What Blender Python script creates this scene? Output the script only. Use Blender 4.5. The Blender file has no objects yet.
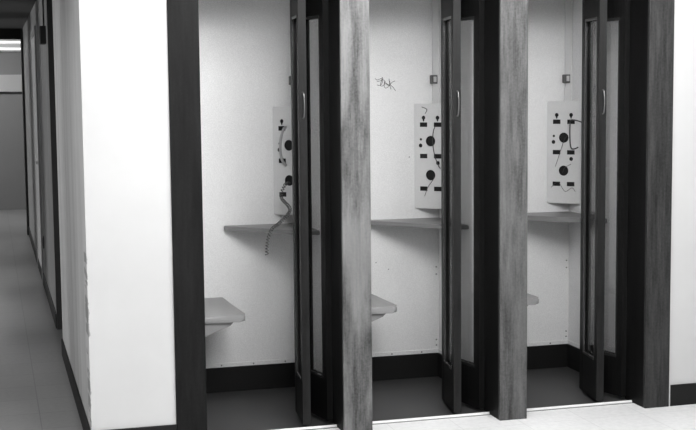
import bpy, bmesh, math, random
from mathutils import Vector, Matrix
random.seed(4)
sc = bpy.context.scene
COL = sc.collection
X1, P = 0.7428, 0.76          # left edge of the first post, booth pitch
D = 0.98                      # back wall of the booths
RWS = [0.803, 0.815, 0.827]   # right inner wall of each booth, from its post
RW = 0.815
XC = 0.376                    # side corridor wall

# ------------------------------------------------------------------ materials
def mat(name, col, rough=0.6, spec=0.4, metal=0.0):
    m = bpy.data.materials.new(name); m.use_nodes = True
    b = m.node_tree.nodes['Principled BSDF']
    c = (col, col, col) if not isinstance(col, tuple) else col
    b.inputs['Base Color'].default_value = (*c, 1)
    b.inputs['Roughness'].default_value = rough
    b.inputs['Metallic'].default_value = metal
    b.inputs['Specular IOR Level'].default_value = spec
    return m

def N(m, t, **kw):
    n = m.node_tree.nodes.new(t)
    for k, v in kw.items():
        setattr(n, k, v)
    return n

def L(m, a, b): m.node_tree.links.new(a, b)

def coords(m, scale=(1, 1, 1)):
    tc = N(m, 'ShaderNodeTexCoord'); mp = N(m, 'ShaderNodeMapping')
    mp.inputs['Scale'].default_value = scale
    L(m, tc.outputs['Object'], mp.inputs['Vector'])
    return mp.outputs['Vector']

def noise(m, vec, scale, detail=4, rough=0.6):
    n = N(m, 'ShaderNodeTexNoise')
    n.inputs['Scale'].default_value = scale
    n.inputs['Detail'].default_value = detail
    n.inputs['Roughness'].default_value = rough
    L(m, vec, n.inputs['Vector'])
    return n.outputs['Fac']

def ramp(m, fac, stops):
    r = N(m, 'ShaderNodeValToRGB')
    e = r.color_ramp.elements
    while len(e) < len(stops): e.new(0.5)
    for i, (p, c) in enumerate(stops):
        e[i].position = p; e[i].color = (c, c, c, 1)
    L(m, fac, r.inputs['Fac'])
    return r.outputs['Color']

def mixc(m, fac, a, b, mode='MIX'):
    x = N(m, 'ShaderNodeMix', data_type='RGBA', blend_type=mode)
    for s, v in ((x.inputs[0], fac), (x.inputs[6], a), (x.inputs[7], b)):
        if isinstance(v, (int, float)):
            s.default_value = v if s == x.inputs[0] else (v, v, v, 1)
        else: L(m, v, s)
    return x.outputs[2]

def bsdf(m): return m.node_tree.nodes['Principled BSDF']

def bump(m, fac, strength=0.2, dist=0.002):
    b = N(m, 'ShaderNodeBump'); b.inputs['Strength'].default_value = strength
    b.inputs['Distance'].default_value = dist
    L(m, fac, b.inputs['Height']); L(m, b.outputs['Normal'], bsdf(m).inputs['Normal'])

def math_(m, op, a, b=None, clamp=False):
    n = N(m, 'ShaderNodeMath', operation=op, use_clamp=clamp)
    for i, v in enumerate((a, b)):
        if v is None: continue
        if isinstance(v, (int, float)): n.inputs[i].default_value = v
        else: L(m, v, n.inputs[i])
    return n.outputs[0]

def paint(name, col, rough=0.55, speck=0.06, streak=0.0):
    m = mat(name, col, rough)
    v = coords(m)
    c = ramp(m, noise(m, v, 260, 2), [(0.3, col * (1 - speck)), (0.7, min(1, col * (1 + speck)))])
    c2 = ramp(m, noise(m, v, 2.2, 4), [(0.3, 0.93), (0.7, 1.0)])
    c = mixc(m, 1.0, c, c2, 'MULTIPLY')
    if streak:
        vs = coords(m, (7, 7, 0.35))
        c = mixc(m, 1.0, c, ramp(m, noise(m, vs, 1.5, 3), [(0.35, 1 - streak), (0.65, 1.0)]), 'MULTIPLY')
    L(m, c, bsdf(m).inputs['Base Color'])
    return m

def wood(name, dark, light, rough=0.42, seed=0.0, wear=0.0, spec=0.4, grain=1.0):
    m = mat(name, light, rough, spec)
    tc = N(m, 'ShaderNodeTexCoord'); mp = N(m, 'ShaderNodeMapping')
    mp.inputs['Scale'].default_value = (60, 60, 5.0); mp.inputs['Location'].default_value = (seed, seed * 2, seed * 3)
    L(m, tc.outputs['Object'], mp.inputs['Vector'])
    n1 = noise(m, mp.outputs['Vector'], 1.0, 6, 0.65)
    mp2 = N(m, 'ShaderNodeMapping'); mp2.inputs['Scale'].default_value = (22, 22, 1.6)
    mp2.inputs['Location'].default_value = (seed * 5, seed, seed)
    L(m, tc.outputs['Object'], mp2.inputs['Vector'])
    n2 = noise(m, mp2.outputs['Vector'], 1.0, 3)
    n3 = noise(m, tc.outputs['Object'], 90, 3)
    f = math_(m, 'ADD', math_(m, 'MULTIPLY', n1, 0.45), math_(m, 'MULTIPLY', n2, 0.35))
    f = math_(m, 'ADD', f, math_(m, 'MULTIPLY', n3, 0.20))
    c = ramp(m, f, [(0.36, dark), (0.5, (dark + light) / 2), (0.62, light)])
    if wear:   # worn paler zones with a shape of their own
        mp3 = N(m, 'ShaderNodeMapping'); mp3.inputs['Scale'].default_value = (9, 9, 2.0)
        mp3.inputs['Location'].default_value = (seed, 0, seed * 7)
        L(m, tc.outputs['Object'], mp3.inputs['Vector'])
        w = ramp(m, noise(m, mp3.outputs['Vector'], 1.0, 4), [(0.42, 0.0), (0.62, 1.0)])
        c = mixc(m, math_(m, 'MULTIPLY', w, wear), c, light * 1.5)
    L(m, c, bsdf(m).inputs['Base Color'])
    bump(m, f, 0.15, 0.001)
    return m

def emis(name, strength):
    m = bpy.data.materials.new(name); m.use_nodes = True
    b = bsdf(m); b.inputs['Base Color'].default_value = (0.9, 0.9, 0.9, 1)
    b.inputs['Emission Color'].default_value = (1, 1, 1, 1); b.inputs['Emission Strength'].default_value = strength
    return m

M = {}
M['white'] = paint('white_wall_paint', 0.53, 0.5, 0.015)
M['booth_wall'] = paint('booth_wall_paint', 0.80, 0.45, 0.13)
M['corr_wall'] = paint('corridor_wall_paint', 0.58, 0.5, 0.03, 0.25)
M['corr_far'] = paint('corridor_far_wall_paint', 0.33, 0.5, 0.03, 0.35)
M['far_wall'] = paint('end_wall_paint', 0.24, 0.6, 0.04)
M['soffit'] = paint('soffit_paint', 0.50, 0.6, 0.04)
M['lobby'] = paint('lobby_wall_paint', 0.25)
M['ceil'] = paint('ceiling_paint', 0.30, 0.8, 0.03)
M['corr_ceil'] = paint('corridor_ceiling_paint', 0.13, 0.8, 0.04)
M['base'] = mat('black_rubber_baseboard', 0.010, 0.5, 0.2)
M['booth_base'] = mat('black_booth_baseboard', 0.010, 0.5, 0.25)
M['dark_wood'] = wood('dark_door_wood', 0.004, 0.011, 0.45, 3.1, 0, 0.12)
M['edge_wood'] = wood('door_edge_wood', 0.005, 0.018, 0.5, 5.7, 0.2, 0.12)
M['jamb'] = wood('black_stained_jamb', 0.003, 0.007, 0.55, 1.2, 0, 0.12)
M['header'] = wood('header_wood', 0.02, 0.05, 0.5, 8.2)
M['formica'] = paint('grey_laminate', 0.22, 0.4, 0.05)
M['formica_seat'] = paint('seat_laminate', 0.25, 0.4, 0.05)
M['form_edge'] = paint('laminate_edge', 0.20, 0.4, 0.05)
M['plate'] = paint('enamelled_steel_plate', 0.66, 0.35, 0.05)
M['hole'] = mat('dark_cavity', 0.008, 0.8)
M['cap'] = mat('housing_cap', 0.25, 0.4)
M['jbox'] = mat('junction_box_paint', 0.10, 0.5)
M['chrome'] = mat('dull_chrome', 0.6, 0.3, 0.5, 1.0)
M['handle'] = mat('tarnished_handle', 0.22, 0.35, 0.4, 0.8)
M['wire'] = mat('dark_armoured_cable', 0.06, 0.45, 0.4, 0.6)
M['cord'] = mat('steel_coiled_cord', 0.13, 0.25, 0.7, 0.3)
M['wire_pale'] = mat('pale_armoured_cable', 0.38, 0.35, 0.4, 0.3)
M['alu'] = mat('aluminium_threshold', 0.85, 0.3, 0.5, 0.2)
M['conduit'] = paint('conduit_paint', 0.66, 0.4, 0.04)
M['black'] = mat('black_box', 0.012, 0.5)
M['ink'] = mat('black_marker_ink', 0.05, 0.7)
M['frame_dark'] = mat('dark_metal_frame', 0.05, 0.45)
M['bead'] = mat('glossy_glazing_bead', 0.03, 0.25, 0.5)

def chipped():
    """white wall whose plaster corner is chipped along the edge of the side corridor"""
    m = M['white']; m2 = m.copy(); m2.name = 'white_wall_chipped_corner'
    b = bsdf(m2); src = b.inputs['Base Color'].links[0].from_socket
    tc = N(m2, 'ShaderNodeTexCoord'); sp = N(m2, 'ShaderNodeSeparateXYZ')
    L(m2, tc.outputs['Object'], sp.inputs[0])
    n = noise(m2, coords(m2, (0.5, 1, 16)), 1.0, 4)
    thr = math_(m2, 'MULTIPLY', math_(m2, 'SUBTRACT', n, 0.50), 0.045)
    dx = math_(m2, 'SUBTRACT', sp.outputs[0], XC)
    low = math_(m2, 'LESS_THAN', sp.outputs[2], 0.95)
    mask = math_(m2, 'MULTIPLY', math_(m2, 'LESS_THAN', dx, thr), low)
    L(m2, mixc(m2, mask, src, 0.25), b.inputs['Base Color'])
    return m2
M['chip'] = chipped()

def glass():
    m = bpy.data.materials.new('window_glass'); m.use_nodes = True
    nt = m.node_tree; nt.nodes.remove(bsdf(m))
    out = nt.nodes['Material Output']
    t = N(m, 'ShaderNodeBsdfTransparent'); t.inputs[0].default_value = (0.97, 0.97, 0.97, 1)
    g = N(m, 'ShaderNodeBsdfGlossy'); g.inputs['Roughness'].default_value = 0.03
    f = N(m, 'ShaderNodeFresnel'); f.inputs['IOR'].default_value = 1.45
    mx = N(m, 'ShaderNodeMixShader')
    fac = math_(m, 'MULTIPLY', f.outputs[0], 0.4)
    L(m, fac, mx.inputs[0]); L(m, t.outputs[0], mx.inputs[1]); L(m, g.outputs[0], mx.inputs[2])
    L(m, mx.outputs[0], out.inputs['Surface'])
    return m
M['glass'] = glass()

def tiles(name, base, var, seam, size, rough, off=(0, 0), seam_w=0.004):
    m = mat(name, base, rough, 0.5)
    tc = N(m, 'ShaderNodeTexCoord'); mp = N(m, 'ShaderNodeMapping')
    mp.inputs['Location'].default_value = (off[0], off[1], 0)
    L(m, tc.outputs['Object'], mp.inputs['Vector'])
    bk = N(m, 'ShaderNodeTexBrick'); bk.offset = 0.0; bk.squash = 1.0
    bk.inputs['Color1'].default_value = (base, base, base, 1)
    bk.inputs['Color2'].default_value = (base * var, base * var, base * var, 1)
    bk.inputs['Mortar'].default_value = (seam, seam, seam, 1)
    bk.inputs['Scale'].default_value = 1.0
    bk.inputs['Mortar Size'].default_value = seam_w
    bk.inputs['Mortar Smooth'].default_value = 0.3
    bk.inputs['Brick Width'].default_value = size
    bk.inputs['Row Height'].default_value = size
    L(m, mp.outputs['Vector'], bk.inputs['Vector'])
    n = ramp(m, noise(m, tc.outputs['Object'], 35, 5), [(0.3, 0.88), (0.65, 1.0)])
    c = mixc(m, 1.0, bk.outputs['Color'], n, 'MULTIPLY')
    # scattered dark scuffs
    s = ramp(m, noise(m, tc.outputs['Object'], 11, 6, 0.7), [(0.70, 0.0), (0.78, 0.5)])
    c = mixc(m, s, c, base * 0.5)
    L(m, c, bsdf(m).inputs['Base Color'])
    return m
M['floor'] = tiles('pale_vinyl_tiles', 0.78, 0.97, 0.62, 0.305, 0.35, (0.09, 0.1), 0.002)
M['corr_floor_shade'] = tiles('shade_darkened_vinyl_tiles', 0.27, 0.93, 0.17, 0.305, 0.3, (0.12, 0.1), 0.003)  # vinyl tiles with the corridor's dimmer light darkened into their colour
M['booth_floor'] = paint('dark_speckled_linoleum', 0.045, 0.5, 0.45)

# ------------------------------------------------------------------ geometry helpers
def box(bm, lo, hi, bev=0.0):
    lo, hi = Vector(lo), Vector(hi)
    r = bmesh.ops.create_cube(bm, size=1)
    for v in r['verts']:
        v.co = Vector([lo[i] + (v.co[i] + 0.5) * (hi[i] - lo[i]) for i in range(3)])
    if bev:
        es = list({e for v in r['verts'] for e in v.link_edges})
        bmesh.ops.bevel(bm, geom=es, offset=bev, segments=2, profile=0.5, affect='EDGES')

def prism(bm, pts, z0, z1, bev=0.0):
    """vertical prism over a plan polygon (counter-clockwise)"""
    lo = [bm.verts.new((x, y, z0)) for x, y in pts]; hi = [bm.verts.new((x, y, z1)) for x, y in pts]
    n = len(pts); fs = [bm.faces.new(lo[::-1]), bm.faces.new(hi)]
    for i in range(n):
        fs.append(bm.faces.new((lo[i], lo[(i + 1) % n], hi[(i + 1) % n], hi[i])))
    if bev:
        es = [e for e in fs[1].edges] + [e for e in fs[0].edges]
        bmesh.ops.bevel(bm, geom=es, offset=bev, segments=2, profile=0.5, affect='EDGES')

def tube(bm, pts, r, seg=8, cap=True):
    pts = [Vector(p) for p in pts]; rings = []
    up = Vector((0.13, 0.21, 0.97)).normalized()
    for i, p in enumerate(pts):
        t = (pts[min(i + 1, len(pts) - 1)] - pts[max(i - 1, 0)]).normalized()
        a = t.cross(up)
        if a.length < 1e-3: a = t.cross(Vector((1, 0, 0)))
        a.normalize(); b = t.cross(a); up = -b if (-b).dot(up) > 0 else b
        a = t.cross(up).normalized(); b = t.cross(a)
        rr = r[i] if isinstance(r, (list, tuple)) else r
        rings.append([bm.verts.new(p + (a * math.cos(k * 2 * math.pi / seg) + b * math.sin(k * 2 * math.pi / seg)) * rr) for k in range(seg)])
    for i in range(len(rings) - 1):
        for k in range(seg):
            bm.faces.new((rings[i][k], rings[i][(k + 1) % seg], rings[i + 1][(k + 1) % seg], rings[i + 1][k]))
    if cap:
        bm.faces.new(rings[0][::-1]); bm.faces.new(rings[-1])

def smooth_path(pts, n=8):
    """Catmull-Rom through the points"""
    pts = [Vector(p) for p in pts]; q = [pts[0]] + pts + [pts[-1]]; out = []
    for i in range(1, len(q) - 2):
        for k in range(n):
            t = k / n; a, b, c, d = q[i - 1], q[i], q[i + 1], q[i + 2]
            out.append(0.5 * ((2 * b) + (-a + c) * t + (2 * a - 5 * b + 4 * c - d) * t * t + (-a + 3 * b - 3 * c + d) * t ** 3))
    out.append(pts[-1]); return out

def obj(name, bm, material, parent=None, smooth=False):
    """link a bmesh given in world coordinates as one mesh object"""
    me = bpy.data.meshes.new(name)
    bmesh.ops.recalc_face_normals(bm, faces=bm.faces)
    off = Vector((0, 0, 0)); q = parent
    while q is not None:
        off += q.location; q = q.parent
    if parent is None:      # origin at the middle of its base
        xs = [v.co for v in bm.verts]
        off = Vector(((min(v.x for v in xs) + max(v.x for v in xs)) / 2, (min(v.y for v in xs) + max(v.y for v in xs)) / 2, min(v.z for v in xs)))
        if name.split('_')[0] in ('wall', 'floor', 'ceiling', 'baseboard', 'trim'): off = Vector((0, 0, 0))
    bmesh.ops.translate(bm, verts=bm.verts, vec=-off)
    if smooth:
        for f in bm.faces: f.smooth = True
    bm.to_mesh(me); bm.free()
    me.materials.append(material)
    o = bpy.data.objects.new(name, me); COL.objects.link(o)
    if parent is None: o.location = off
    else: o.parent = parent
    return o

def bx(name, lo, hi, material, parent=None, bev=0.0):
    bm = bmesh.new(); box(bm, lo, hi, bev); return obj(name, bm, material, parent)

def tag(o, label, cat, group=None):
    o['label'] = label; o['category'] = cat
    if group: o['group'] = group
    return o

def thing(name, label, cat, loc, group=None):
    o = bpy.data.objects.new(name, None); COL.objects.link(o); o.location = loc
    o.empty_display_size = 0.1
    return tag(o, label, cat, group)

def struct(name, lo, hi, material, parent=None, bev=0.0):
    o = bx(name, lo, hi, material, parent, bev)
    if parent is None: o['kind'] = 'structure'
    return o

# ------------------------------------------------------------------ the setting
XL, XR, YB, ZC = -1.7, 6.0, -8.0, 2.55
PE = X1 + 3 * P + 0.133                      # right end of the last post
struct('floor', (-4, YB, -0.1), (XR, 0.0, 0), M['floor'])
struct('floor_corridor', (XL, 0.0, -0.1), (XC + 0.3, 14, 0), M['corr_floor_shade'])
struct('floor_sill', (X1, 0.0, -0.1), (PE, 0.105, 0), M['floor'])
struct('floor_booths', (X1, 0.105, -0.1), (PE + 0.05, D + 0.05, 0), M['booth_floor'])
struct('ceiling', (-4, YB, ZC), (XR, 0.0, ZC + 0.1), M['ceil'])
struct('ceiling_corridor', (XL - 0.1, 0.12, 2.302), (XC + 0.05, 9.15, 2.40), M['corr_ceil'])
struct('wall_left', (XC, 0, 0), (X1 - 0.001, 0.16, ZC), M['chip'])
struct('wall_right', (PE + 0.006, 0, 0), (XR, 0.15, ZC), M['white'])
struct('wall_above_booths', (X1 - 0.001, 0.02, 2.22), (PE + 0.006, 0.16, ZC), M['white'])
struct('wall_lobby_rear', (-4, YB - 0.1, 0), (XR, YB, ZC), M['lobby'])
struct('wall_lobby_left', (-4.1, YB, 0), (-4, 0, ZC), M['lobby'])
struct('wall_lobby_right', (XR, YB, 0), (XR + 0.1, 0.15, ZC), M['lobby'])
struct('wall_lobby_front', (-4, 0, 0), (XL, 0.12, ZC), M['white'])
struct('wall_over_corridor', (XL, 0, 2.302), (XC, 0.12, ZC), M['white'])
struct('baseboard_left', (XC - 0.009, -0.009, 0), (X1 - 0.001, 0.0, 0.105), M['base'], bev=0.002)
struct('baseboard_right', (PE + 0.008, -0.009, 0), (XR, 0.0, 0.105), M['base'], bev=0.002)

# booth interiors
BX0, BX1 = X1 + 0.05, X1 + 2 * P + RWS[2]
struct('wall_booths_back', (BX0, D, 0), (BX1 + 0.03, D + 0.06, 2.22), M['booth_wall'])
parts_ = []
for i in range(4):
    x = X1 + i * P + ([0.797] + RWS)[i] - P
    struct(['wall_booth_left_end', 'wall_partition_first', 'wall_partition_second', 'wall_booth_right_end'][i],
           (x, 0.201, 0), (x + 0.03, D, 2.22), M['booth_wall'])
struct('ceiling_booths', (BX0, 0.152, 2.2), (BX1 + 0.03, D + 0.06, 2.26), M['booth_wall'])
for i in range(3):
    xl, xr = X1 + i * P + 0.100, X1 + i * P + RWS[i]
    side = ['left', 'middle', 'right'][i]
    struct('baseboard_%s_booth_back' % side, (xl, D - 0.01, 0), (xr, D, 0.13), M['booth_base'], bev=0.002)
    struct('baseboard_%s_booth_side' % side, (xr - 0.01, 0.46, 0), (xr, D - 0.01, 0.13), M['booth_base'], bev=0.002)
    # pale trim bead above the baseboard, with screw heads
    bm = bmesh.new(); box(bm, (xl, D - 0.006, 0.131), (xr - 0.006, D, 0.152), 0.001)
    box(bm, (xr - 0.006, 0.46, 0.131), (xr, D, 0.152), 0.001)
    o = obj('trim_%d' % (i + 1), bm, M['booth_wall']); o['kind'] = 'structure'
    bm = bmesh.new()
    for k in range(4):
        sx = xl + 0.1 + k * 0.17
        box(bm, (sx, D - 0.009, 0.138), (sx + 0.006, D - 0.006, 0.144))
    for zz in (0.17, 0.2, 0.56, 0.60):
        box(bm, (xr - 0.018, D - 0.003, zz), (xr - 0.012, D, zz + 0.006))
    obj('screw', bm, M['ink'], o)

# white edge strip between the last post and the white wall
o = struct('trim_4', (PE - 0.002, -0.006, 0.0), (PE + 0.0075, 0.01, 2.22), M['white'])

# ------------------------------------------------------------------ wooden posts between the booths
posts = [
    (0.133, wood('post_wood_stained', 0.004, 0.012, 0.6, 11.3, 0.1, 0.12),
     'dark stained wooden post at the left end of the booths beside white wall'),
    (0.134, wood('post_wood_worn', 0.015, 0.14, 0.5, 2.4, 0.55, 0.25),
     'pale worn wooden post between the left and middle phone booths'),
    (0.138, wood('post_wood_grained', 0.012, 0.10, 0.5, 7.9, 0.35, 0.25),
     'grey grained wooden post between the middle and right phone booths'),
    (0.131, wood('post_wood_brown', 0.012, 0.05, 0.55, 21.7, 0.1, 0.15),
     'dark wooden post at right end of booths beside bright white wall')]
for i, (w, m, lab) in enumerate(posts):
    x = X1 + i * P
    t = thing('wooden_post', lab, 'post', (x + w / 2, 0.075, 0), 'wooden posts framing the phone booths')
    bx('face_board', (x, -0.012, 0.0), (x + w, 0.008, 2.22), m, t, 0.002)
    bx('jamb', (x + 0.002, 0.008, 0.0), (x + w - 0.002, 0.15, 2.22), M['jamb'], t)
    bx('door_stop', (x + 0.004, 0.15, 0.0), (x + w - 0.004, 0.20, 2.2), M['jamb'], t)

# header over each doorway, thresholds
for i in range(3):
    x0, x1 = X1 + i * P + posts[i][0] + 0.0005, X1 + (i + 1) * P - 0.0005
    side = ['left', 'middle', 'right'][i]
    o = struct('trim_%d' % (5 + i), (x0, 0.0, 2.075), (x1, 0.15, 2.22), M['header'])
    bm = bmesh.new()
    box(bm, (x0, 0.113, 0.0), (x1, 0.134, 0.008), 0.002)
    box(bm, (x0, 0.117, 0.008), (x1, 0.121, 0.012))
    o = obj('threshold', bm, M['alu'])
    tag(o, 'bright metal threshold strip across the floor of the %s phone booth' % side, 'threshold', 'booth threshold strips')

# ------------------------------------------------------------------ folding doors
def leaf(parent, a, b, t, side, name_m, edge_m):
    """door leaf whose left face runs from a to b in plan; thickness t to the right"""
    a, b = Vector(a), Vector(b); u = (b - a).normalized(); n = Vector((u.y, -u.x))
    if n.x < 0: n = -n
    w = (b - a).length
    def blk(bm, s0, s1, d0, d1, z0, z1, bev=0.0):
        q = [a + u * s0 + n * d0, a + u * s1 + n * d0, a + u * s1 + n * d1, a + u * s0 + n * d1]
        prism(bm, [(p.x, p.y) for p in q], z0, z1, bev)
    lf = bpy.data.objects.new('leaf', None); COL.objects.link(lf)
    mid = (a + b) / 2
    lf.location = Vector((mid.x, mid.y, 0)) - parent.location; lf.parent = parent
    ST = 0.044 if edge_m != name_m else 0.040; Z0, Z1, G0, G1 = 0.018, 2.06, 0.212, 1.90
    for s0, s1, m in ((0, ST, edge_m), (w - ST, w, name_m)):
        bm = bmesh.new(); blk(bm, s0, s1, 0, t, Z0, Z1, 0.002); obj('stile', bm, m, lf)
    for z0, z1 in ((Z0, G0), (G1, Z1)):
        bm = bmesh.new(); blk(bm, ST, w - ST, 0.001, t - 0.001, z0, z1); obj('rail', bm, name_m, lf)
    bm = bmesh.new()
    for d0, d1 in ((0.001, 0.010), (t - 0.010, t - 0.001)):
        for z0, z1 in ((G0, G0 + 0.014), (G1 - 0.014, G1)):
            blk(bm, ST, w - ST, d0, d1, z0, z1, 0.002)
        for s0, s1 in ((ST, ST + 0.010), (w - ST - 0.010, w - ST)):
            blk(bm, s0, s1, d0, d1, G0 + 0.014, G1 - 0.014, 0.002)
    obj('glazing_bead', bm, M['bead'], lf)
    bm = bmesh.new(); blk(bm, ST, w - ST, t / 2 - 0.002, t / 2 + 0.002, G0, G1); obj('glass_pane', bm, M['glass'], lf)
    return lf, blk

doors = [((0.602, 0.13), (0.632, 0.41)), ((0.583, 0.13), (0.624, 0.41)), ((0.572, 0.13), (0.617, 0.41))]
for i, (fa, fb) in enumerate(doors):
    x = X1 + i * P
    side = ['left', 'middle', 'right'][i]
    lab = ['glazed wooden folding door folded open in the left phone booth, beside the hanging cord',
           'glazed wooden folding door folded open in the middle phone booth',
           'glazed wooden folding door folded open in the right phone booth, nearest the right wall'][i]
    t = thing('folding_door', lab, 'door', (x + 0.66, 0.28, 0), 'folding doors of the phone booths')
    lf, blk = leaf(t, (x + fa[0], fa[1]), (x + fb[0], fb[1]), 0.036, side, M['dark_wood'], M['edge_wood'])
    # slim bow handle on the leading edge
    hx, hy = x + fa[0] + 0.020, fa[1] - 0.001
    bm = bmesh.new()
    tube(bm, smooth_path([(hx - .004, hy + 0.004, 1.55), (hx, hy - 0.010, 1.54), (hx + .002, hy - 0.014, 1.49), (hx, hy - 0.010, 1.44), (hx - .004, hy + 0.004, 1.43)], 5), 0.0032, 6)
    h = obj('handle', bm, M['handle'], lf, True); h['label'] = 'slim metal pull handle'
    leaf(t, (x + 0.728, 0.168), (x + fb[0] + 0.046, 0.415), 0.030, side, M['dark_wood'], M['dark_wood'])
    for z in (0.25, 1.05, 1.85):
        cx, cy = x + fb[0] + 0.038, fb[1] + 0.010
        bm = bmesh.new(); tube(bm, [(cx, cy, z), (cx, cy, z + 0.08)], 0.007, 8)
        obj('hinge', bm, M['frame_dark'], t, True)

# ------------------------------------------------------------------ shelves and seats
def arc_corner(pts, idx_r):
    """round chosen corners of a plan polygon"""
    out = []; n = len(pts)
    for i, p in enumerate(pts):
        p = Vector(p)
        if i in idx_r:
            r = idx_r[i]; a = (Vector(pts[i - 1]) - p).normalized() * r; b = (Vector(pts[(i + 1) % n]) - p).normalized() * r
            for k in range(6):
                s = k / 5
                out.append(tuple((1 - s) ** 2 * (p + a) + 2 * s * (1 - s) * p + s * s * (p + b)))
        else: out.append(tuple(p))
    return out
for i in range(3):
    x = X1 + i * P; side = ['left', 'middle', 'right'][i]; RW = RWS[i]; dz = [.002, .003, .010][i]; fy = [.03, 0, 0][i]
    # corner shelf below the phone
    pts = [(x + RW - .0005, D - .0005), (x + 0.400, D - .0005), (x + 0.400, 0.950), (x + 0.545, 0.795), (x + 0.68, 0.640), (x + 0.760, 0.545 + fy), (x + RW - .0005, 0.528 + fy)]
    lab = ['grey corner shelf under the phone in the left booth, coiled cord hanging over it',
           'grey corner shelf under the phone in the middle booth',
           'grey corner shelf under the phone in the right booth'][i]
    t = thing('corner_shelf', lab, 'shelf', (x + 0.66, 0.82, 0.85), 'corner shelves in the phone booths')
    bm = bmesh.new(); prism(bm, arc_corner(pts, {2: 0.02, 5: 0.03}), 0.848 + dz - [0, 0, .006][i], 0.867 + dz, 0.004); obj('shelf_board', bm, M['form_edge'], t)
    bm = bmesh.new(); c = Vector((x + RW, D)); q = arc_corner(pts, {2: 0.02, 5: 0.03})
    q = [(c.x + (a - c.x) * 0.985, c.y + (b - c.y) * 0.985) for a, b in q]
    prism(bm, q, 0.867 + dz, 0.8685 + dz); obj('laminate_top', bm, M['formica'], t)
    # seat on the left side wall
    lab = ['grey seat board on the side wall of the left booth, largest of the three',
           'grey seat board on the side wall of middle booth, jutting from the pale post',
           'grey seat board in the right booth, only its rounded corner showing'][i]
    s = thing('booth_seat', lab, 'seat', (x + 0.24, 0.70, 0.36), 'seats in the phone booths')
    sp = [(x + 0.0985, 0.412), (x + 0.400, 0.412), (x + 0.392, 0.979), (x + 0.0985, 0.979)]
    bm = bmesh.new(); prism(bm, arc_corner(sp, {1: 0.03}), 0.466, 0.500, 0.011); obj('seat_board', bm, M['formica_seat'], s, False)
    for yy in (0.43, 0.90):
        bm = bmesh.new()
        pr_ = [(x + 0.0985, 0.468), (x + 0.0985, 0.372), (x + 0.125, 0.372), (x + 0.325, 0.448), (x + 0.345, 0.468)]
        f0 = [bm.verts.new((a, yy, b)) for a, b in pr_]; f1 = [bm.verts.new((a, yy + 0.02, b)) for a, b in pr_]
        bm.faces.new(f0); bm.faces.new(f1[::-1])
        for k in range(5): bm.faces.new((f0[k], f0[(k + 1) % 5], f1[(k + 1) % 5], f1[k]))
        obj('bracket', bm, M['form_edge'], s)

# ------------------------------------------------------------------ payphone backplates in the back right corners
A = 0.1365                                # legs of the corner triangle
ZB, ZT = 0.934, 1.4927
DZ = [-0.014, -0.007, -0.003]
HW = A * math.sqrt(2) / 2                 # half width of the plate
def plate_mesh(i):
    cu = bpy.data.curves.new('outline', 'CURVE'); cu.dimensions = '2D'; cu.fill_mode = 'BOTH'; cu.extrude = 0.0015
    def poly(pts):
        s = cu.splines.new('POLY'); s.points.add(len(pts) - 1); s.use_cyclic_u = True
        for k, (a, b) in enumerate(pts): s.points[k].co = (a, b, 0, 1)
    def circ(cx, cy, r, n=20): poly([(cx + r * math.cos(2 * math.pi * k / n), cy + r * math.sin(2 * math.pi * k / n)) for k in range(n)])
    def rect(cx, cy, w, h): poly([(cx - w / 2, cy - h / 2), (cx + w / 2, cy - h / 2), (cx + w / 2, cy + h / 2), (cx - w / 2, cy + h / 2)])
    H = ZT - ZB
    poly([(-HW + .001, 0), (HW - .001, 0), (HW - .001, H - 0.006), (HW - .006, H), (-HW + .006, H), (-HW + .001, H - 0.006)])
    for sx in (-0.041, 0.041):
        for z in (1.381, 1.214, 1.040): rect(sx, z - ZB, 0.044, 0.024)
        z = 1.412 - ZB
        poly([(sx + 0.011 * math.sin(t), z + 0.006 + 0.011 * math.cos(t)) for t in [k * math.pi / 8 - math.pi * 0.8 for k in range(14)]][::1] + [(sx + 0.003, z - 0.014), (sx - 0.003, z - 0.014)])
    circ(0, 1.294 - ZB, 0.028); circ(0, 1.113 - ZB, 0.028)
    circ(-0.057, 1.303 - ZB, 0.007); circ(-0.059, 1.270 - ZB, 0.011)
    circ(0.043, 1.178 - ZB, 0.011)
    ob = bpy.data.objects.new('tmp', cu); COL.objects.link(ob)
    dg = bpy.context.evaluated_depsgraph_get()
    me = bpy.data.meshes.new_from_object(ob.evaluated_get(dg))
    bpy.data.objects.remove(ob)
    return me
PM = plate_mesh(0)
def P3(i, u, z, d=0.0):
    """point on the diagonal plate of booth i: u across (right positive), height z, d out of the face"""
    x = X1 + i * P + RWS[i]; c = Vector((x - A / 2, D - A / 2, z + DZ[i]))
    e = Vector((1, -1, 0)) / math.sqrt(2); nn = Vector((-1, -1, 0)) / math.sqrt(2)
    return c + e * u + nn * d
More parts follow.
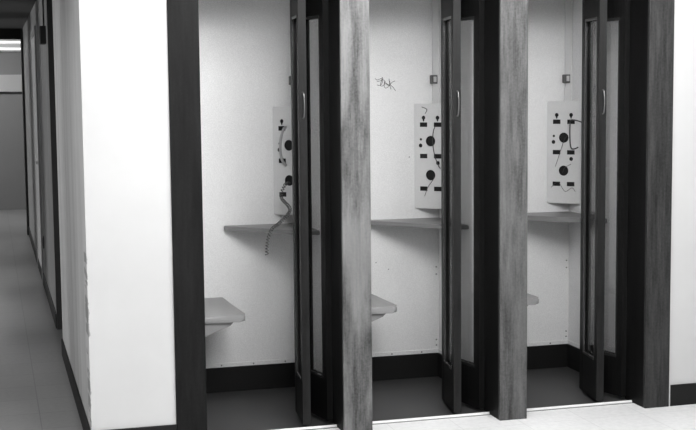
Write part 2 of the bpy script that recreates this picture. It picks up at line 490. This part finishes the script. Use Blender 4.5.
for i in range(3):
    x = X1 + i * P + RWS[i]; side = ['left', 'middle', 'right'][i]; ZB = 0.934 + DZ[i]; ZT = 1.4927 + DZ[i]
    lab = ['stripped payphone backplate in the left booth with a long coiled cord hanging down',
           'stripped payphone backplate in the middle booth with thin stray wires',
           'stripped payphone backplate in right booth with dark cable loop bent outwards'][i]
    t = thing('payphone', lab, 'payphone', (x - 0.05, D - 0.05, ZB), 'gutted payphones in the booth corners')
    e = Vector((1, -1, 0)) / math.sqrt(2)
    me = PM.copy(); me.materials.clear(); me.materials.append(M['plate'])
    o = bpy.data.objects.new('face_plate', me); COL.objects.link(o); o.parent = t
    c = P3(i, 0, 0.934) - t.location
    R = Matrix((e, Vector((0, 0, 1)), Vector((-1, -1, 0)).normalized())).transposed().to_4x4()
    o.matrix_local = Matrix.Translation(c) @ R
    # dark cavity behind the plate, light folded returns top, bottom and sides
    bm = bmesh.new()
    k = A - 0.012
    prism(bm, [(x - .002, D - .002), (x - k, D - .002), (x - .002, D - k)], ZB + 0.004, ZT - 0.004)
    obj('cavity', bm, M['hole'], t)
    bm = bmesh.new()
    tri = [(x - .001, D - .001), (x - A + .002, D - .001), (x - .001, D - A + .002)]
    prism(bm, tri, ZB, ZB + 0.003); prism(bm, tri, ZT - 0.003, ZT)
    for a, b in (((x - A + .004, D - .001), (x - A + .026, D - .001)), ((x - .001, D - A + .004), (x - .001, D - A + .026))):
        dx, dy = (0, -0.003) if a[1] == b[1] else (-0.003, 0)
        lo = (min(a[0], b[0]) + min(dx, 0), min(a[1], b[1]) + min(dy, 0), ZB + .003); hi = (max(a[0], b[0]), max(a[1], b[1]), ZT - .003)
        box(bm, lo, hi)
    obj('housing', bm, M['plate'], t)
    if i == 2:
        bm = bmesh.new()
        tube(bm, smooth_path([P3(2, .045, 1.381, -.01), P3(2, .046, 1.386, .03), P3(2, .062, 1.392, .05), P3(2, .098, 1.388, .06), P3(2, .13, 1.375, .05)], 6), 0.0035, 8)
        tube(bm, smooth_path([P3(2, .046, 1.386, .028), P3(2, .046, 1.34, .034), P3(2, .048, 1.27, .034), P3(2, .058, 1.238, .04), P3(2, .08, 1.236, .05), P3(2, .10, 1.245, .05)], 6), 0.0035, 8)
        o = obj('cable', bm, M['wire'], t, True); o['label'] = 'dark bent cable loop'
        bm = bmesh.new()
        tube(bm, smooth_path([P3(2, .02, 1.305, -.01), P3(2, .005, 1.28, .008), P3(2, -.02, 1.21, .006), P3(2, -.046, 1.135, .004)], 6), 0.0014, 6)
        tube(bm, smooth_path([P3(2, -.01, 1.10, -.01), P3(2, .01, 1.13, .008), P3(2, .045, 1.15, .006)], 6), 0.0013, 6)
        tube(bm, smooth_path([P3(2, -.07, 1.02, .002), P3(2, -.03, 1.05, .006), P3(2, .01, 1.0, .004), P3(2, .05, 1.02, .006), P3(2, .07, 1.0, .006)], 6), 0.0013, 6)
        obj('loose_wire', bm, M['wire'], t, True)
    if i == 1:
        bm = bmesh.new()
        tube(bm, smooth_path([P3(1, .03, 1.38, -.01), P3(1, .022, 1.35, .01), P3(1, .018, 1.29, .012), P3(1, .028, 1.22, .01), P3(1, .05, 1.165, .01), P3(1, .06, 1.15, .004)], 6), 0.0022, 6)
        tube(bm, smooth_path([P3(1, .015, 1.11, -.01), P3(1, .018, 1.09, .008), P3(1, -.012, 1.05, .008), P3(1, -.035, 1.0, .003)], 6), 0.0015, 6)
        tube(bm, smooth_path([P3(1, -.05, 1.475, .003), P3(1, -.02, 1.462, .004), P3(1, -.03, 1.44, .003)], 6), 0.002, 6)
        obj('loose_wire', bm, M['wire'], t, True)
    if i == 0:
        bm = bmesh.new()
        tube(bm, smooth_path([P3(0, -.02, 1.388, -.01), P3(0, -.012, 1.378, .03), P3(0, -.022, 1.33, .042), P3(0, -.026, 1.27, .042), P3(0, -.02, 1.22, .036), P3(0, -.012, 1.19, .01)], 6), 0.007, 8)
        o = obj('cable', bm, M['wire_pale'], t, True); o['label'] = 'pale curved armoured cable'
        # coiled cord
        path = smooth_path([P3(0, -.005, 1.10, -.005), P3(0, -.01, 1.09, .03), P3(0, -.02, 1.03, .05), (X1 + .705, .78, .96), (X1 + .635, .70, .905), (X1 + .585, .655, .880), (X1 + .562, .640, .84), (X1 + .555, .640, .80), (X1 + .552, .640, .75)], 60)
        dist = 0; hel = []; step = 0.0
        turns = 0.015
        prev = path[0]
        for k in range(len(path) - 1):
            dist += (path[k + 1] - path[k]).length
        sdist = 0
        tot = int(dist / turns * 9); seglen = dist / tot; k = 0; acc = 0
        for q in range(tot):
            target = q * seglen
            while k < len(path) - 2 and acc + (path[k + 1] - path[k]).length < target:
                acc += (path[k + 1] - path[k]).length; k += 1
            d = path[k + 1] - path[k]
            p = path[k] + d.normalized() * (target - acc)
            tg = d.normalized(); a = tg.cross(Vector((0.3, 0.9, 0.1))).normalized(); b = tg.cross(a)
            an = 2 * math.pi * q / 9
            hel.append(p + a * math.cos(an) * 0.0075 + b * math.sin(an) * 0.0075)
        bm = bmesh.new(); tube(bm, hel, 0.0024, 5)
        o = obj('coiled_cord', bm, M['cord'], t, True); o['label'] = 'pale coiled steel cord'
    # conduit and junction box above the payphone
    lab = 'pale conduit with small junction box rising above the payphone in the %s booth' % side
    cdt = thing('electrical_conduit', lab, 'conduit', (x - 0.02, D - 0.02, ZT), 'conduits above the payphones')
    bm = bmesh.new(); prism(bm, [(x - .0005, D - .0005), (x - 0.034, D - .0005), (x - 0.034, D - 0.012), (x - 0.012, D - 0.034), (x - .0005, D - 0.034)], ZT + 0.0005, 2.199, 0)
    obj('cover', bm, M['conduit'], cdt)
    c0 = Vector((x - 0.030, D - 0.016, 0))
    bm = bmesh.new(); box(bm, (c0.x - 0.020, c0.y - 0.022, 1.590), (c0.x + 0.014, c0.y + 0.012, 1.636), 0.003)
    jb = obj('junction_box', bm, M['jbox'], cdt)
    bm = bmesh.new(); box(bm, (c0.x - 0.010, c0.y - 0.027, 1.599), (c0.x + 0.006, c0.y - 0.022, 1.628), 0.001)
    obj('connector', bm, M['white'], jb)

# ------------------------------------------------------------------ marker scribble on the back wall of the middle booth
bw = bpy.data.objects['wall_booths_back']
def scr(px, py):    # photograph position measured on the wall, in metres
    return Vector((1.965 + (px - 375) * 0.0055, D - 0.0008, 1.623 - (py - 78) * 0.0053))
strokes = [[(375, 78.5), (377, 80), (381, 78.5), (382.5, 77.5), (381, 80.5), (376.8, 81.5)],
           [(377, 85), (380, 85.5), (382, 83), (383, 79), (381, 82), (380.5, 86), (384, 85), (385, 81.5)],
           [(385, 81), (384, 84), (385, 88), (388, 87), (390, 83.5), (389, 80)],
           [(386, 83), (389, 85), (392, 82.5), (395, 81)],
           [(389.5, 84), (391.5, 86), (393.5, 88), (395.5, 91)], [(389, 79), (389.5, 84), (391, 89.5)], [(384, 80), (386, 84), (390, 86)]]
bm = bmesh.new()
for s in strokes: tube(bm, smooth_path([scr(*p) for p in s], 4), 0.0013, 5)
g = obj('graffiti', bm, M['ink'], bw); g['label'] = 'scribbled black marker tag'
bm = bmesh.new()
for px_, z in ((2.03, .60), (2.15, 1.2), (1.96, .64)):
    tube(bm, [(px_, D - .001, z), (px_ + .004, D - .001, z + .003)], 0.0025, 6)
obj('nail_mark', bm, M['ink'], bw)

# ------------------------------------------------------------------ side corridor
YN = 2.22
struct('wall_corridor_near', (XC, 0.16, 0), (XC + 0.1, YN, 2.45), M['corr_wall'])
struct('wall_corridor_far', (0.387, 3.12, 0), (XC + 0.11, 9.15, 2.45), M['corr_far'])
struct('wall_recess', (0.95, YN - .1, 0), (1.0, 3.22, 2.45), M['corr_far'])
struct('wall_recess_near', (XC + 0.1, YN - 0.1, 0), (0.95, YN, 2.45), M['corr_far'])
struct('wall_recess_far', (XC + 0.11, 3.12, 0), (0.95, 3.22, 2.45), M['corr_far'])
struct('floor_recess', (XC + 0.3, YN, -0.1), (0.95, 3.12, 0), M['corr_floor_shade'])
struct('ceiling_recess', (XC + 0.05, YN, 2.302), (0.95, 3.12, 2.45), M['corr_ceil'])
o = struct('door_1', (0.384, 3.08, 0), (0.50, 3.12, 2.302), M['frame_dark'])
struct('baseboard_corridor_near', (XC - 0.009, 0.0, 0), (XC, YN, 0.10), M['base'], bev=0.002)
struct('baseboard_corridor_far', (0.378, 3.12, 0), (0.387, 9.15, 0.10), M['base'], bev=0.002)
def door_frame(n, y0, y1, out, label, frame_m, leaf_m):
    bm = bmesh.new(); xw = 0.387
    box(bm, (xw - out, y0, 0.0), (xw, y0 + 0.06, 2.12), 0.002)
    box(bm, (xw - out, y1 - 0.06, 0.0), (xw, y1, 2.12), 0.002)
    box(bm, (xw - out, y0 + 0.06, 2.05), (xw, y1 - 0.06, 2.12), 0.002)
    o = obj('door_%d' % n, bm, frame_m); o['kind'] = 'structure'
    bx('door_panel', (xw - 0.008, y0 + 0.06, 0.01), (xw, y1 - 0.06, 2.05), leaf_m, o)
    bm = bmesh.new(); tube(bm, [(xw - .008, y0 + .14, 1.0), (xw - 0.035, y0 + .14, 1.0)], 0.012, 10)
    obj('door_handle', bm, M['chrome'], o, True)
#door_frame(1, 1.862, 2.95, 0.047, '', M['frame_dark'], M['corr_far'])
door_frame(2, 5.2, 6.3, 0.014, '', mat('grey_door_frame', 0.30, 0.5), M['corr_wall'])
# dark frame closing the corridor's far end, beam across it
struct('trim_8', (XC - 0.012, 9.15, 0), (XC + 0.11, 9.35, 2.45), M['frame_dark'])
struct('trim_9', (XL - 0.1, 9.15, 2.19), (XC - 0.012, 9.35, 2.45), mat('dark_beam', 0.02, 0.7))
# far room
struct('floor_end_room', (-3.0, 13.9, -0.1), (2.0, 14.0, 0.0), M['corr_floor_shade'])
struct('wall_end', (-3.0, 12.57, 0), (2.0, 12.67, 2.75), M['far_wall'])
struct('trim_10', (-3.0, 12.52, 1.625), (2.0, 12.57, 1.855), M['soffit'])
struct('wall_end_room_right', (2.0, 9.35, 0), (2.1, 12.67, 2.75), M['corr_far'])
struct('wall_end_room_front', (XC + 0.11, 9.25, 0), (2.1, 9.35, 2.75), M['corr_far'])
struct('wall_end_room_left', (-3.1, 9.25, 0), (-3.0, 12.67, 2.75), M['corr_far'])
struct('wall_end_room_return', (-3.1, 9.25, 0), (XL - 0.1, 9.35, 2.75), M['corr_far'])
struct('wall_over_beam', (XL - 0.1, 9.25, 2.45), (XC + 0.11, 9.35, 2.75), M['corr_far'])
struct('ceiling_end_room', (-3.1, 9.35, 2.75), (2.1, 12.67, 2.85), M['ceil'])
struct('floor_end_sides', (XC + 0.3, 9.35, -0.1), (2.1, 12.67, 0), M['corr_floor_shade'])
struct('floor_end_side_left', (-3.1, 9.35, -0.1), (XL, 12.67, 0), M['corr_floor_shade'])
t = thing('fluorescent_light', 'twin tube fluorescent light glowing at the far end of the corridor', 'light', (-0.55, 12.5, 2.17))
bx('housing', (-1.5, 12.545, 2.17), (0.5, 12.569, 2.36), M['soffit'], t)
for z in (2.205, 2.295):
    bm = bmesh.new(); tube(bm, [(-1.45, 12.525, z), (0.46, 12.525, z)], 0.014, 10)
    obj('tube', bm, emis('tube_glow_%d' % int(z * 100), 0.8), t, True)
# black box high on the corridor wall, with its cable
t = thing('alarm_box', 'small black box mounted high on the corridor wall', 'box', (XC + 0.01, 3.45, 1.90))
bx('case', (0.348, 3.40, 1.900), (0.387, 3.56, 2.020), M['black'], t, 0.002)
bm = bmesh.new(); tube(bm, [(0.380, 3.56, 2.02), (0.380, 3.56, 2.301)], 0.006, 8); obj('cable', bm, M['black'], t, True)
o = bx('wall_outlet', (XC + 0.004, 5.62, 0.31), (XC + 0.010, 5.72, 0.43), M['black']) if False else None
t = thing('outlet_plate', 'small dark outlet plate low on the corridor wall', 'outlet', (XC + 0.01, 5.0, 0.31))
bx('plate', (XC + 0.003, 4.94, 0.33), (XC + 0.010, 5.02, 0.43), M['frame_dark'], t, 0.001)
bx('socket', (XC + 0.001, 4.96, 0.35), (XC + 0.003, 5.00, 0.41), M['black'], t)
# corridor's unseen left wall; gaps and rooms added to band the floor with light
OP = [(0.15, 0.60), (1.65, 2.35), (3.40, 4.30), (5.35, 6.20), (7.6, 8.7)]
ys = [0.12] + [v for o_ in OP for v in o_] + [9.25]
names_ = ['first', 'second', 'third', 'fourth', 'fifth', 'sixth']
for k in range(0, len(ys), 2):
    struct('wall_corridor_left_%s' % names_[k // 2], (XL - 0.1, ys[k], 0), (XL, ys[k + 1], 2.45), M['corr_far'])
    ym = (ys[k] + ys[k + 1]) / 2
    struct('wall_between_rooms_%s' % names_[k // 2], (-6.5, ym - 0.01, 0), (XL - 0.1, ym + 0.01, 2.45), M['lobby'])  # divider added so each light reaches only its own gap
struct('wall_side_rooms', (-6.6, 0.12, 0), (-6.5, 9.25, 2.45), M['lobby'])  # unseen rooms added to hold the band lights
struct('floor_side_rooms', (-6.6, 0.12, -0.1), (XL, 9.25, 0), M['corr_floor_shade'])
struct('ceiling_side_rooms', (-6.6, 0.12, 2.45), (XL, 9.25, 2.5), M['ceil'])

# ------------------------------------------------------------------ lights
def area(name, loc, sx, sy, power, rot=(0, 0, 0)):
    l = bpy.data.lights.new(name, 'AREA'); l.shape = 'RECTANGLE'; l.size = sx; l.size_y = sy; l.energy = power
    o = bpy.data.objects.new(name, l); COL.objects.link(o); o.location = loc; o.rotation_euler = rot
    return o
# rows of ceiling lamps over the lobby
for (x, y, p) in ((1.25, -1.15, 28), (2.6, -1.15, 28), (1.4, -2.1, 38), (2.6, -2.1, 30)):
    area('lobby_lamp', (x, y, ZC - 0.06), 1.2, 0.6, p, (math.radians(42), 0, 0))
area('lobby_lamp', (-1.3, -0.9, ZC - 0.01), 0.3, 1.2, 38)
for (x, y, p) in ((0.6, -4.2, 20), (3.4, -4.2, 20)):
    area('lobby_lamp', (x, y, ZC - 0.01), 1.2, 0.3, p)
for (a_, b_), p in zip(OP, (12, 85, 110, 110, 110)):       # light added behind each gap to throw bands on the corridor floor
    area('added_band_light', (-6.45, (a_ + b_) / 2, 1.75), 0.5, 0.9, p, (0, math.radians(-90), 0))
area('corridor_lamp', (-0.7, 1.5, 2.29), 0.3, 1.2, 6)
area('end_room_lamp', (-0.6, 11.0, 2.74), 1.2, 0.6, 40)
w = bpy.data.worlds.new('world'); sc.world = w; w.use_nodes = True
w.node_tree.nodes['Background'].inputs[0].default_value = (0.02, 0.02, 0.02, 1)

# ------------------------------------------------------------------ camera
pi_, ya, ro = math.radians(5.4201), math.radians(15.7359), math.radians(-0.5609)
fw = Vector((math.sin(ya) * math.cos(pi_), math.cos(ya) * math.cos(pi_), -math.sin(pi_)))
rt = Vector((math.cos(ya), -math.sin(ya), 0)); up = rt.cross(fw)
r2 = math.cos(ro) * rt + math.sin(ro) * up; u2 = -math.sin(ro) * rt + math.cos(ro) * up
cam = bpy.data.cameras.new('camera'); cam.sensor_fit = 'HORIZONTAL'; cam.sensor_width = 36; cam.lens = 1265.07 * 36 / 696
co = bpy.data.objects.new('camera', cam); COL.objects.link(co)
co.matrix_world = Matrix.Translation((0, -5.441, 1.5352)) @ Matrix((r2, u2, -fw)).transposed().to_4x4()
sc.camera = co
sc.view_settings.view_transform = 'Standard'; sc.view_settings.look = 'None'
sc.view_settings.gamma = 1.0; sc.view_settings.use_curve_mapping = False
sc.view_settings.exposure = 0.62
